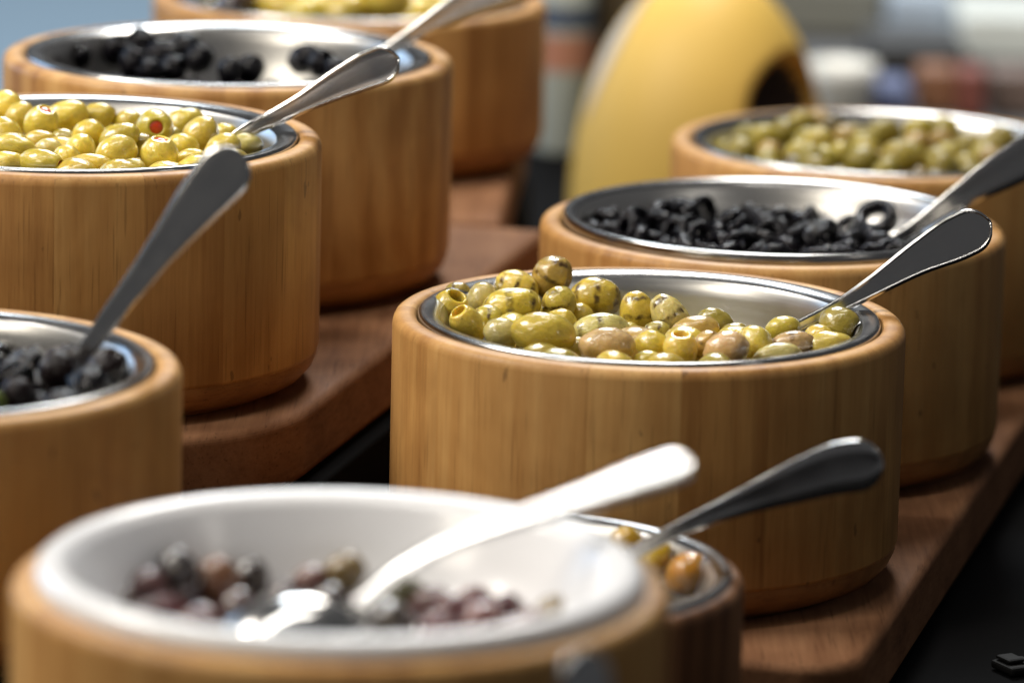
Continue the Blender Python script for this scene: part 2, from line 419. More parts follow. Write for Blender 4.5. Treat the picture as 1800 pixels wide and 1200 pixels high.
tag(lb, 'brown wooden shelf board with rounded end under the left row of bowls', 'shelf')
be = at_z(880, 398, LEFT_Z); tx, ty = BOWLS['T'].x, BOWLS['T'].y
b2 = slab('shelf_board', [(tx - 0.10, be.y + 0.012), (tx + 0.080, be.y + 0.012), (tx + 0.092, ty + 0.11), (tx - 0.088, ty + 0.11)], STEP_Z + 0.0015, LEFT_Z, M_BOARD, 0.004)
tag(b2, 'small brown board under the bowl cut by the top edge', 'shelf')
rr_ = at_z(1725, 850, RIGHT_Z); rf = at_z(1335, 1162, RIGHT_Z)
rb = slab('shelf_board', board_outline(rr_, rf, 0.225, 0.72, 0.022, False), 0.0015, RIGHT_Z, M_BOARD, 0.004)
tag(rb, 'dark brown wooden shelf board under the right row of bowls', 'shelf')
# black counter: low tier on the right, higher tier under the left row
edge = Vector((lr.x, lr.y, 0)) + nrm * 0.006
e0 = edge - row * 1.2; e1 = edge + row * (be - lr).dot(row)
ct = slab('counter', [(e0.x - 0.2, e0.y), (1.1, e0.y), (1.1, 3.05), (-1.0, 3.05), (-1.0, e0.y)], -0.04, 0.0, M_BLACK, 0.002); ct['kind'] = 'structure'
st = slab('counter_step', [(e0.x, e0.y), (e1.x, e1.y), (tx + 0.083, e1.y), (tx + 0.095, ty + 0.115), (-0.62, ty + 0.115), (-0.62, e0.y)], 0.0012, STEP_Z, M_BLACK, 0.002); st['kind'] = 'structure'
ex = [box('counter_base', M_BLACK, (-0.95, e0.y + 0.05, -0.779), (1.05, 3.0, -0.0405), bev=0)]
ex[0]['kind'] = 'structure'

# ---------------------------------------------------------------- olives
def olive_mesh(name, hole=0.0, deep=0.6, crease=0.0, seed=0, wr=0.05, nose=0.0, nu=28, nv=18):
    """long axis X; radius 1; optional pitted hole at +X"""
    prof = []
    th0 = math.asin(min(0.95, hole)) if hole else 0.0
    if hole:
        for q, rr in ((1 - deep, 0.02), (1 - deep, hole * 0.8), (1 - deep * 0.45, hole * 0.88), (math.cos(th0) - 0.06, hole * 0.94), (math.cos(th0) - 0.005, hole * 1.02)): prof.append((q, rr))
        a0 = th0 + 0.16
    else: a0 = 0.0
    for i in range(nv + 1):
        a = a0 + (math.pi - a0) * i / nv
        x = math.cos(a); r = math.sin(a)
        if nose and x < 0: x -= nose * (abs(x) ** 6)
        prof.append((x, max(r, 0.0)))
    vs, fs = [], []; m = len(prof)
    off = Vector((seed * 3.1, seed * 1.7, seed * 0.9))
    for i in range(nu):
        t = 2 * math.pi * i / nu
        for x, r in prof:
            p = Vector((x, r * math.cos(t), r * math.sin(t)))
            k = 1 + wr * noise.noise(p * 1.1 + off) + wr * 0.5 * noise.noise(p * 2.6 + off)
            if crease:
                dd = math.atan2(math.sin(t - 4.2), math.cos(t - 4.2))
                k -= crease * math.exp(-(dd / 0.16) ** 2) * max(0, 1 - x * x) ** 0.5
                k += crease * 0.25 * math.exp(-((abs(dd) - 0.34) / 0.15) ** 2) * max(0, 1 - x * x) ** 0.5
            vs.append(p * k if not hole or r > hole * 1.01 else Vector((x, p.y * 1, p.z * 1)))
    for i in range(nu):
        j = (i + 1) % nu
        for k in range(m - 1): fs.append((i * m + k, j * m + k, j * m + k + 1, i * m + k + 1))
    return weld(mesh(name, vs, fs), 1e-4)
OM = {}
for s in range(4):
    OM['plain%d' % s] = olive_mesh('olive', seed=s + 1, nose=0.08 * (s % 2), wr=0.05 + 0.02 * s)
    OM['hollow%d' % s] = olive_mesh('olive', hole=0.46, deep=0.9, seed=s + 11, wr=0.06)
    OM['stuffed%d' % s] = olive_mesh('olive', hole=0.40, deep=0.35, seed=s + 21, wr=0.04)
    OM['split%d' % s] = olive_mesh('olive', crease=0.22, seed=s + 31, wr=0.09)
    OM['small%d' % s] = olive_mesh('olive', seed=s + 41, wr=0.09, nu=16, nv=10)
    OM['pit%d' % s] = olive_mesh('olive', hole=0.42, deep=0.9, seed=s + 51, wr=0.10, nu=18, nv=10)
PLUG = olive_mesh('pimento', seed=5, wr=0.16, nu=14, nv=8)
_mats = {}
def om(kind, mat):
    k = (kind, mat.name)
    if k not in _mats:
        me = OM[kind].copy(); me.materials.clear(); me.materials.append(mat); _mats[k] = me
    return _mats[k]
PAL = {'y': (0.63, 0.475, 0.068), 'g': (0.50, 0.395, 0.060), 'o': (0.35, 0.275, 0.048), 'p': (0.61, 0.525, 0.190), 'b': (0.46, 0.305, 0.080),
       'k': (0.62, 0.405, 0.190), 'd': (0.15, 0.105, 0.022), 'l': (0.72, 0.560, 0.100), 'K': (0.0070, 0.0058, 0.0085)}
def put_olive(p, a, b, axis, kind, mat, col, spin=0.0, label=None, group=None, name='olive', flat=1.0):
    me = om(kind, mat)
    o = bpy.data.objects.new(name, me); COL.objects.link(o)
    x = Vector(axis).normalized()
    ref = Vector((0, -1, 0.15)) if abs(x.y) < 0.9 else Vector((0, 0, 1))
    y = (-ref + x * ref.dot(x)).normalized()      # local -Y faces the camera
    z = x.cross(y)
    rot = Matrix((x, y, z)).transposed() @ Matrix.Rotation(spin, 3, 'X')
    o.matrix_world = Matrix.Translation(p) @ rot.to_4x4() @ Matrix.Diagonal((a, b, b * flat, 1))
    j = random.uniform(0.86, 1.14)
    o.color = (col[0] * j, col[1] * j * random.uniform(0.96, 1.04), col[2] * j, 1)
    if label: tag(o, label, 'olive', group)
    if kind.startswith('stuffed'):
        q = bpy.data.objects.new('pimento', PLUG); COL.objects.link(q)
        if not PLUG.materials: PLUG.materials.append(M_PIM)
        q.parent = o; q.location = (0.74, 0, 0); q.scale = (0.17, 0.385, 0.385)
    return o
def settle(items, it=60):
    """items: [p, r, dir]; slide overlapping olives apart along their own sight line depth and sideways a little"""
    for _ in range(it):
        for i in range(len(items)):
            for j in range(i):
                A, Bq = items[i], items[j]
                d = A[0] - Bq[0]; L = d.length; m = (A[1] + Bq[1]) * 0.93
                if L < m and L > 1e-6:
                    push = (m - L) * 0.35
                    s = 1 if d.y > 0 else -1
                    A[0] = A[0] + A[2] * push * s; Bq[0] = Bq[0] - Bq[2] * push * s
def explicit(key, zc, lst, group, place='', grow=1.0, r_in=0.079):
    c = BOWLS[key]; items = []
    for q in lst:
        px, py, lp, sp, ang, yaw, kind, mat, colk, dz, label = q
        p = at_z(px, py, c.z + zc + dz)
        u = Vector((p.x - c.x, p.y - c.y, 0))
        s = px_size(p)
        rr = 0.5 * (lp + sp) * 0.5 * s * grow
        lim = r_in - rr * 0.7
        if u.length > lim:                   # keep it inside the liner wall
            u = u * (lim / u.length)
            p = at_y(px, py, c.y + u.y)
        items.append([p, rr, ray(px, py).normalized()])
    settle(items)
    for q, (p, rr, d) in zip(lst, items):
        px, py, lp, sp, ang, yaw, kind, mat, colk, dz, label = q
        u = Vector((p.x - c.x, p.y - c.y, 0)); lim = r_in + 0.004 - rr * 0.7
        if u.length > lim:
            f = lim / u.length; p = at_y(px, py, c.y + u.y * f)
        s = px_size(p)
        ax = (rgt * math.cos(rad(ang)) + upv * math.sin(rad(ang))) * math.cos(rad(yaw)) - fwd * math.sin(rad(yaw))
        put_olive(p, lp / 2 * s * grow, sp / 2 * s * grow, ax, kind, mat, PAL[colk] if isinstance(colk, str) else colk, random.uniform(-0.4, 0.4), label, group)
    return items
def fill(key, items, r, layers, matk, label, group, keep=None, colk='g'):
    """olives of the layer below: hexagonal, jittered, clear of the ones above"""
    z0, fr, ri = _flo[key]; c = BOWLS[key]; n = 0; rng_ = random.Random(key)
    for L in range(layers):
        z = z0 + r + L * r * 1.6; i = 0
        step = r * 2.05
        rng = int(0.09 / step) + 2
        for a in range(-rng, rng + 1):
            for b_ in range(-rng, rng + 1):
                x = (a + 0.5 * (b_ % 2) + 0.25 * L) * step + rng_.uniform(-.15, .15) * r; y = b_ * step * 0.87 + L * r + rng_.uniform(-.15, .15) * r
                if math.hypot(x, y) > fr + (ri - fr) * 0.5 - r * 0.6 + L * 0.003: continue
                p = Vector((c.x + x, c.y + y, z + rng_.uniform(-.1, .1) * r))
                if any((p - q[0]).length < (r + q[1]) * 0.80 for q in items): continue
                if keep and not keep(x / R, y / R, L): continue
                n += 1
                a_ = rng_.uniform(0, 6.28); cz_, kd_, ck_, sp_ = rng_.uniform(-.4, .4), rng_.randrange(4), rng_.choice(colk), rng_.uniform(0, 6)
                o = put_olive(p, r * 1.1, r * 0.95, (math.cos(a_), math.sin(a_), cz_), 'plain%d' % kd_, matk, PAL[ck_], sp_, label, group)
                IDX[o.name] = (key, n)
IDX = {}
Gr, Ol = M_GRILL, M_OLIVE
CL = [ # px, py, long, short, angle, yaw to camera, mesh, material, colour, dz, label
 (789,546,74,60, 60,35,'hollow0',Ol,'y', .000,'yellow pitted olive with round open hole at the left end of the centre heap'),
 (822,571,70,54,125,30,'hollow1',Ol,'y', .000,'pitted olive with slit-like hole, in front of the open-holed one at the left'),
 (803,515,44,34, 20,10,'split0',Gr,'o', -.001,'dark-streaked olive tucked against the steel at the left back of the centre bowl'),
 (845,532,68,50, 75,10,'plain0',Ol,'p', .001,'pale smooth olive between the holed olive and the big central-left olive'),
 (910,505,66,54,-20,5,'plain1',Gr,'l', .003,'yellow olive with fine grill ticks behind the big central-left olive'),
 (899,539,92,62, 8,5,'plain2',Gr,'y', .003,'large lying olive with scorched stripe, left of centre in the grilled heap'),
 (970,487,72,62, 62,12,'split1',Gr,'b', .008,'topmost dark-striped grilled olive rising above the steel rim'),
 (982,534,58,54,100,15,'plain3',Gr,'g', .003,'round olive directly below the topmost dark-striped one'),
 (1048,523,82,66,-8,0,'plain0',Gr,'y', .004,'plump olive with vertical charred grill lines and a black spot'),
 (957,587,96,70,-6,0,'plain1',Ol,'y', .004,'biggest blurred yellow olive at the front of the centre heap'),
 (983,570,56,50, 20,20,'plain2',Ol,'y', .001,'olive peeking out behind the biggest front olive'),
 (881,586,58,48,-15,15,'hollow2',Ol,'p', .001,'pale olive with dark pit hole at lower right, by the front rim'),
 (1022,557,44,44, 0,0,'plain3',Ol,'y', -.004,'small olive in the gap under the charred-line olive'),
 (1120,552,72,58, 95,10,'plain2',Gr,'y', .002,'upright oval olive with triangular scorch mark'),
 (1178,558,80,54,128,0,'split2',Gr,'p', .001,'leaning split olive beside the upright scorched oval'),
 (1056,578,88,50, 5,0,'split3',Gr,'p', .000,'wide wrinkled split olive in the middle of the heap'),
 (1068,608,90,58, 4,0,'split0',Ol,'k', .001,'beige-pink blurred olive at the front rim of the centre bowl'),
 (1148,607,58,48,-20,15,'plain0',Ol,'y', .000,'yellow olive just right of the beige-pink front olive'),
 (1196,614,60,56, 88,25,'hollow3',Ol,'l', .000,'yellow pitted olive with its hole facing straight up'),
 (1223,580,72,46, 8,10,'plain1',Ol,'b', .000,'brownish glossy olive behind the upward-facing pitted one'),
 (1258,567,60,46,-25,10,'plain2',Ol,'o', .000,'dark green olive next to the bare steel wall'),
 (1280,613,70,58, 15,0,'plain3',Ol,'k', .002,'pinkish olive at the front rim'),
 (1240,607,54,38, 60,0,'split1',Gr,'b', .000,'shrivelled brown striped olive left of the pinkish one'),
 (1330,603,60,50,-60,15,'plain0',Ol,'l', .001,'bright yellow olive right of the pinkish one'),
 (1377,577,52,40, 10,0,'plain1',Ol,'g', .000,'olive half hidden behind the spoon in the centre bowl'),
 (1477,572,70,60,-20,25,'hollow1',Ol,'o', .004,'olive green fruit with tiny dark hole at the right, under the spoon'),
 (1440,592,50,40,-10,35,'stuffed0',Ol,'y', .000,'open olive showing a bit of red inside, below the spoon'),
 (1393,607,78,46, 8,0,'split2',Gr,'k', .000,'beige striped olive in front of the spoon'),
 (1459,608,74,48, 0,0,'plain2',Ol,'l', .000,'pale yellow olive with pink blush against the right front rim'),
 (1370,624,74,40, 8,0,'plain3',Ol,'p', -.001,'flat glossy olive just above the right part of the front rim'),
 (1140,634,44,34, 0,0,'plain1',Ol,'g', -.004,'olive top barely showing over the middle of the front rim'),
 (1012,612,38,34, 40,0,'plain2',Ol,'p', -.003,'small pale olive between the biggest front olive and the beige-pink one'),
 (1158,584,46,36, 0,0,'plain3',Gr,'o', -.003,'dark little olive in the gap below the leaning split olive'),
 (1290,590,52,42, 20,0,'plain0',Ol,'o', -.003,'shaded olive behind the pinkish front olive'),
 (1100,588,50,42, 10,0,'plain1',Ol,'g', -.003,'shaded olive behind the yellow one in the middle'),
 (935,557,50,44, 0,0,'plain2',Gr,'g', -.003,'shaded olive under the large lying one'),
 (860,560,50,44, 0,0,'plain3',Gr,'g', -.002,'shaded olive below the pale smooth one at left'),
]
GC = 'grilled green olives in the centre bowl'
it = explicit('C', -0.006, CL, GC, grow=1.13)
fill('C', it, 0.0095, 2, Ol, 'green olive mostly buried under the grilled olives in the centre bowl', 'olives buried in the centre bowl',
     keep=lambda x, y, L: y < 0.25 - 0.35 * x - 0.12 * L, colk='goyb')
LLs = [
 (5,193,72,62,40,0,'plain0',Ol,'l',.004,'large yellow olive cut by the left photo edge, topmost there'),
 (34,208,58,50,60,0,'plain1',Ol,'l',.002,'yellow olive beside the topmost one at the left photo edge'),
 (73,219,68,60,70,28,'stuffed0',Ol,'l',.003,'stuffed olive with red patch on its top, far left of the heap'),
 (117,205,74,56,15,0,'plain2',Ol,'l',.003,'long lying yellow olive behind the red-topped one'),
 (170,208,70,52,25,0,'plain3',Ol,'y',.002,'lying olive with bright streak, back left of the stuffed heap'),
 (155,238,60,52,35,0,'plain0',Ol,'y',.001,'olive in front of the streaked back olive'),
 (227,216,48,44,0,0,'plain1',Ol,'y',.000,'darker olive just left of the red-eyed one'),
 (272,226,68,64,10,80,'stuffed1',Ol,'g',.004,'stuffed olive facing the viewer with round red pimento eye'),
 (325,216,66,50,15,0,'plain2',Ol,'y',.000,'olive behind the large smooth one on the right'),
 (353,238,72,60,60,0,'plain3',Ol,'l',.002,'large smooth olive right of the red-eyed one'),
 (395,238,48,42,0,0,'plain0',Ol,'y',-.001,'olive below the spoon shaft in the stuffed heap'),
 (323,258,52,46,-15,0,'plain1',Ol,'y',.000,'round olive below the large smooth one'),
 (204,270,76,62,212,18,'stuffed2',Ol,'l',.002,'plump tilted olive with red tip at its lower left'),
 (210,243,70,50,20,0,'plain2',Ol,'y',.001,'olive lying right behind the plump tilted one'),
 (280,272,64,64,82,22,'stuffed3',Ol,'l',.001,'broad olive with a small red slot on top, near the front rim'),
 (140,262,56,50,60,0,'plain3',Ol,'l',.001,'egg-shaped olive left of the plump tilted one'),
 (70,249,58,40,0,0,'plain0',Ol,'y',-.001,'flat olive under the red-topped one'),
 (85,262,44,38,10,0,'plain1',Ol,'p',.000,'small glossy olive in the left half of the stuffed heap'),
 (27,259,70,44,-15,0,'plain2',Ol,'l',.001,'long olive near the left photo edge with bright end'),
 (12,236,62,50,-40,0,'plain3',Ol,'y',.001,'olive leaning at the left photo edge'),
 (72,287,84,50,-8,25,'stuffed1',Ol,'y',.001,'long front olive with red dot at its right tip'),
 (119,278,48,44,-40,0,'plain0',Ol,'l',.000,'olive between the long front one and the plump tilted one'),
 (160,291,74,42,0,0,'plain1',Ol,'l',-.001,'low olive at the front rim below the plump tilted one'),
 (13,288,60,44,0,0,'plain2',Ol,'l',.000,'front olive at the lower left photo edge'),
 (235,294,42,30,0,0,'plain3',Ol,'p',-.003,'olive top just showing over the front rim'),
 (338,280,54,38,0,0,'plain0',Ol,'l',-.002,'glossy olive at the front rim below the round one'),
 (392,261,60,50,30,0,'plain1',Ol,'l',.000,'olive behind the tip of the leaning foreground spoon'),
 (435,254,52,38,-10,0,'plain2',Ol,'p',-.001,'rightmost olive of the stuffed heap'),
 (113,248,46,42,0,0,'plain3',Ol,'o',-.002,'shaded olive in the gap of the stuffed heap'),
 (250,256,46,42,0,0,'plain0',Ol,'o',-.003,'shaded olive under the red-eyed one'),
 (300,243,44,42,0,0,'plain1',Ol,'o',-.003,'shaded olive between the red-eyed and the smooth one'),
]
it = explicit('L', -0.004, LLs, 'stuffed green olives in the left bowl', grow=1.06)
fill('L', it, 0.0095, 2, Ol, 'green olive mostly buried in the stuffed heap at left', 'olives buried in the left bowl',
     keep=lambda x, y, L: y < 0.45 and x > -0.75, colk='ygl')
BK = (0.0050, 0.0042, 0.0062)
DL = []
for i, (px, py, s_, lab) in enumerate([
 (95,92,60,'black olive at the left end of the sparse upper bowl'), (140,100,50,'black olive second from the left end of the sparse upper bowl'),
 (205,88,66,'black olive at the back left of the dark clump'), (250,80,70,'topmost black olive of the dark clump'), (235,110,60,'black olive at the front left of the dark clump'),
 (285,98,66,'black olive in the middle of the dark clump'), (325,85,70,'tall black olive at the back right of the dark clump'), (350,104,60,'black olive at the right end of the dark clump'),
 (305,120,56,'black olive at the front of the dark clump'), (265,124,50,'low black olive before the dark clump near the rim'), (405,124,52,'black olive with blue glint between the two groups'),
 (440,122,58,'black pitted ring right of the blue-glinting one'), (535,104,62,'black olive at the back of the small right group'), (565,112,60,'black olive in the middle of the small right group'),
 (592,122,50,'low black olive at the right of the small group, beside the spoon')]):
    DL.append((px, py, s_, s_ * 0.86, random.uniform(0, 180), random.uniform(0, 50), 'pit%d' % (i % 4), M_BLKOL, BK, 0.0, lab))
it = explicit('D', -0.0095, DL, 'black olives in the upper left bowl')
fill('D', it, 0.0088, 1, M_BLKOL, 'black olive low in the sparse upper left bowl', 'black olives low in the upper left bowl', keep=lambda x, y, L: y < 0.35, colk='K')
WL = []
RB, PK = (0.10, 0.030, 0.028), (0.30, 0.10, 0.10)
for i, (px, py, s_, cc, lab) in enumerate([
 (256,1040,92,(0.16,0.05,0.05),'dull red olive at the left of the white bowl'), (310,1006,92,(0.03,0.018,0.022),'blackish olive behind the dull red one'),
 (388,1022,92,(0.28,0.11,0.05),'reddish-brown olive with bright highlight, left part of the white bowl'), (440,1016,80,(0.035,0.018,0.016),'dark brown olive touching the reddish-brown one'),
 (290,1075,84,(0.17,0.035,0.045),'wine-red olive near the left front of the white bowl'), (222,1064,70,(0.12,0.06,0.06),'greyish red olive leftmost in the white bowl'),
 (355,1098,90,(0.14,0.03,0.04),'wine-red olive at the front rim left of the spoon'), (545,1022,70,(0.24,0.09,0.07),'pale red olive behind the spoon bowl'),
 (606,1006,82,(0.30,0.19,0.05),'golden olive at the back behind the spoon neck'), (712,1052,92,(0.10,0.09,0.03),'olive green fruit right of the spoon neck'),
 (800,1078,84,(0.20,0.05,0.06),'red olive right of the green one in the white bowl'), (850,1092,84,(0.28,0.10,0.10),'pink olive at the right front of the white bowl'),
 (893,1070,66,(0.12,0.02,0.035),'dark wine olive at the back of the right group'), (978,1076,76,(0.42,0.30,0.17),'cream-coloured olive rightmost in the white bowl'),
 (770,1112,84,(0.26,0.10,0.11),'pinkish olive low at the front right of the spoon'), (690,1098,92,(0.035,0.022,0.02),'dark olive under the spoon neck'),
 (600,1118,84,(0.03,0.02,0.022),'black olive in front of the spoon bowl'), (930,1098,70,(0.25,0.09,0.09),'small pink olive between the pink and the cream one'),
 (500,1060,80,(0.10,0.04,0.04),'dark red olive behind the spoon bowl tip'),
 (330,1056,78,(0.06,0.02,0.024),'dark olive between the blackish and the wine-red ones at left'), (415,1072,84,(0.09,0.03,0.032),'dark wine olive left of the spoon bowl tip'),
 (575,1062,80,(0.05,0.02,0.02),'blackish olive behind the middle of the spoon bowl'), (650,1082,84,(0.04,0.022,0.02),'black olive beside the spoon neck'),
 (760,1060,78,(0.16,0.05,0.05),'dull red olive behind the group right of the spoon'), (838,1060,76,(0.20,0.06,0.065),'dull pink olive at the back of the right group'),
 (250,1088,76,(0.12,0.03,0.036),'wine-red olive low at the left front of the white bowl'), (905,1112,72,(0.18,0.05,0.055),'dull red olive low at the right front of the white bowl')]):
    WL.append((px, py, s_, s_ * 0.84, random.uniform(0, 180), random.uniform(0, 40), 'plain%d' % (i % 4), M_OLIVE, tuple(0.62 * q for q in cc), 0.0, lab))
explicit('W', -0.0215, WL, 'mixed red olives in the white bowl', r_in=0.066)
QL = [(1212,1010,88,80,20,30,'hollow0',M_OLIVE,(0.62,0.27,0.02),.012,'orange-yellow olive in the small bowl behind the white one'),
      (1150,985,80,70,50,20,'plain1',M_OLIVE,(0.55,0.37,0.02),.012,'yellow olive under the spoon in the small shadow-toned bowl'),
      (1100,960,76,66,100,10,'plain3',M_OLIVE,(0.45,0.28,0.02),.015,'shaded yellow olive beside the spoon in the small shadow-toned bowl')]
explicit('Q', -0.019, QL, 'olives in the small dark bowl', r_in=0.074)

# drop packing for the far heaps
def drop(key, n, rmin, rmax, level, place, tries=26, xr=None):
    z0, fr, ri = _flo[key]; c = BOWLS[key]; got = []; rg = random.Random('drop' + key)
    fails = 0
    while len(got) < n and fails < 60:
        r = rg.uniform(rmin, rmax); best = None
        for _ in range(tries):
            a = rg.uniform(0, 2 * math.pi); rho = math.sqrt(rg.random()) * (ri - r * 0.5)
            x, y = rho * math.cos(a), rho * math.sin(a)
            if xr and not (xr[0] < x / R < xr[1]): continue
            z = z0 + r
            if rho > fr - r * 0.5: z += (rho - fr + r * 0.5) * 0.9
            for (q, s) in got:
                dx = math.hypot(x - q.x, y - q.y); m = (r + s) * 0.95
                if dx < m: z = max(z, q.z + math.sqrt(m * m - dx * dx))
            if z > c.z + level(x / R, y / R): continue
            if best is None or z < best[2]: best = (x, y, z)
        if best is None: fails += 1; continue
        got.append((Vector((best[0], best[1], best[2])), r))
    for i, (p, r) in enumerate(got):
        random.seed('%s%d' % (key, i))
        o = place(Vector((c.x + p.x, c.y + p.y, p.z)), r, i)
        IDX[o.name] = (key, i)
    random.seed(key)
def rdir(): return Vector((random.gauss(0, 1), random.gauss(0, 1), random.gauss(0, 0.7))).normalized()
# black olive rings
def ring_mesh(seed):
    vs, fs = [], []; prof = []
    for k in range(10):
        a = 2 * math.pi * k / 10
        prof.append((0.70 + 0.28 * math.copysign(abs(math.cos(a)) ** 0.7, math.cos(a)), 0.34 * math.copysign(abs(math.sin(a)) ** 0.7, math.sin(a))))
    n = 16
    for i in range(n):
        t = 2 * math.pi * i / n
        for r, z in prof:
            p = Vector((z, r * math.cos(t) * (1 + 0.10 * math.sin(seed)), r * math.sin(t)))
            vs.append(p * (1 + 0.10 * noise.noise(p * 1.3 + Vector((seed * 4.0, 0, 0)))))
    for i in range(n):
        for k in range(10): fs.append((i * 10 + k, ((i + 1) % n) * 10 + k, ((i + 1) % n) * 10 + (k + 1) % 10, i * 10 + (k + 1) % 10))
    return mesh('olive_ring', vs, fs)
for s in range(4): OM['ring%d' % s] = ring_mesh(s)
def place_ring(p, r, i):
    return put_olive(p, r * 1.25, r * 1.25, rdir(), 'ring%d' % (i % 4), M_BLKOL, BK, random.uniform(0, 6), 'small black olive ring in the heap of sliced black olives', 'sliced black olives', name='olive_ring')
drop('B', 250, 0.0050, 0.0068, lambda x, y: -0.002 - 0.012 * max(0, y * 0.9 + x * 0.6) - 0.004 * (x * x), place_ring)
o = put_olive(at_y(1540, 384, BOWLS['B'].y + 0.028), 0.0100, 0.0098, (-0.35, -0.55, 0.75), 'ring1', M_BLKOL, BK, 0.3, 'largest black olive ring, lying on top at the right of the slices', 'sliced black olives', name='olive_ring')
def place_green(p, r, i):
    return put_olive(p, r * 1.02, r * 0.86, rdir(), ('small%d' if i % 5 else 'pit%d') % (i % 4), M_DULLOL, tuple(0.72 * q for q in PAL[random.choice('ogobodg')]), random.uniform(0, 6), 'small dull green olive in the blurred heap at the back right', 'small green olives at the back right')
drop('G', 130, 0.0072, 0.0092, lambda x, y: -0.001 - 0.006 * max(0, x), place_green)
def place_top(p, r, i):
    c = BOWLS['T']; dark = p.x < c.x - 0.045
    return put_olive(p, r * 1.15, r * 0.95, rdir(), 'small%d' % (i % 4), M_OLIVE, (0.05, 0.03, 0.035) if dark else PAL[random.choice('lyl')], 0.0,
              'dark purplish olive at the left of the heap cut by the top edge' if dark else 'yellow olive in the blurred heap cut by the top edge', 'olives in the topmost bowl')
drop('T', 70, 0.0090, 0.0112, lambda x, y: 0.009, place_top)
def place_chop(p, r, i):
    p = p - Vector((0, 0, 0.006))
    k = i % 17
    cc, lab, g = (0.0045, 0.0038, 0.0050), 'chopped blackish olive piece in the left foreground bowl', 'chopped dark olives'
    if k == 5: cc, lab, g = (0.40, 0.09, 0.015), 'orange vegetable bit among the chopped dark olives', 'orange bits among the dark olives'
    if k == 5: r *= 0.75
    if k == 11: r *= 0.55
    if k == 11: cc, lab, g = (0.11, 0.14, 0.02), 'green herb bit among the chopped dark olives', 'green bits among the dark olives'
    elif k % 3 == 0: cc = (0.012, 0.0075, 0.0075)
    return put_olive(p, r * 1.25, r * 0.95, rdir(), 'split%d' % (i % 4), M_BLKOL, cc, random.uniform(0, 6), lab, g, name='olive_piece')
drop('S', 90, 0.0062, 0.0090, lambda x, y: 0.004 - 0.016 * max(0, y), place_chop, xr=(0.12, 1.0))

# olives wholly buried under the visible ones: one bed per bowl
BURIED = {'B': '0-8 10-20 23-24 26-27 29 31 33 36 38 40-43 45-52 54 56-57 59-60 62-64 66-67 69-70 72 74 77-80 82 86-88 91-92 94 96 100 105-107 109 112-113 115 122 148', 'C': '1-28', 'D': '1-7 9-13 15-19 22-27 29-33 36-40 42-46', 'G': '0-42 44-46 48-51 54-57 60 64 68-69 78 86', 'L': '1-27 29-45', 'S': '0-34 36 38-41 45-46 50-51 54 56-57 63-65 67 69 71', 'T': '0-20 22-29 32-33 35-37 40-44 47-48 50-60 62 64-65 67 69'}
def beds():
    sel = {}
    for k, t in BURIED.items():
        for q in t.split():
            a, b = (q.split('-') + [q])[:2] if '-' in q else (q, q)
            for n in range(int(a), int(b) + 1): sel[(k, n)] = True
    groups = {}
    for name, key in IDX.items():
        if key in sel: groups.setdefault(key[0], []).append(bpy.data.objects[name])
    bpy.context.view_layer.update()
    what = {'C': 'green olives', 'L': 'green olives', 'D': 'black olives', 'B': 'black olive slices', 'G': 'small green olives', 'T': 'yellow olives', 'S': 'dark olive pieces'}
    for k, obs in groups.items():
        bm = bmesh.new()
        for o in obs:
            n0 = len(bm.verts); bm.from_mesh(o.data); bm.verts.ensure_lookup_table()
            mw = o.matrix_world
            for v in bm.verts[n0:]: v.co = mw @ v.co
        me = bpy.data.meshes.new('olive_bed'); bm.to_mesh(me); bm.free()
        mat = obs[0].data.materials[0]; col = obs[0].color[:]
        me.materials.clear(); me.materials.append(mat)
        me.polygons.foreach_set('material_index', [0] * len(me.polygons))
        for o in obs: bpy.data.objects.remove(o)
        b = link('olive_bed', me); b.color = col; b['kind'] = 'stuff'
        b['label'] = 'bed of %s buried under the visible ones' % what[k]; b['category'] = 'olives'
beds()

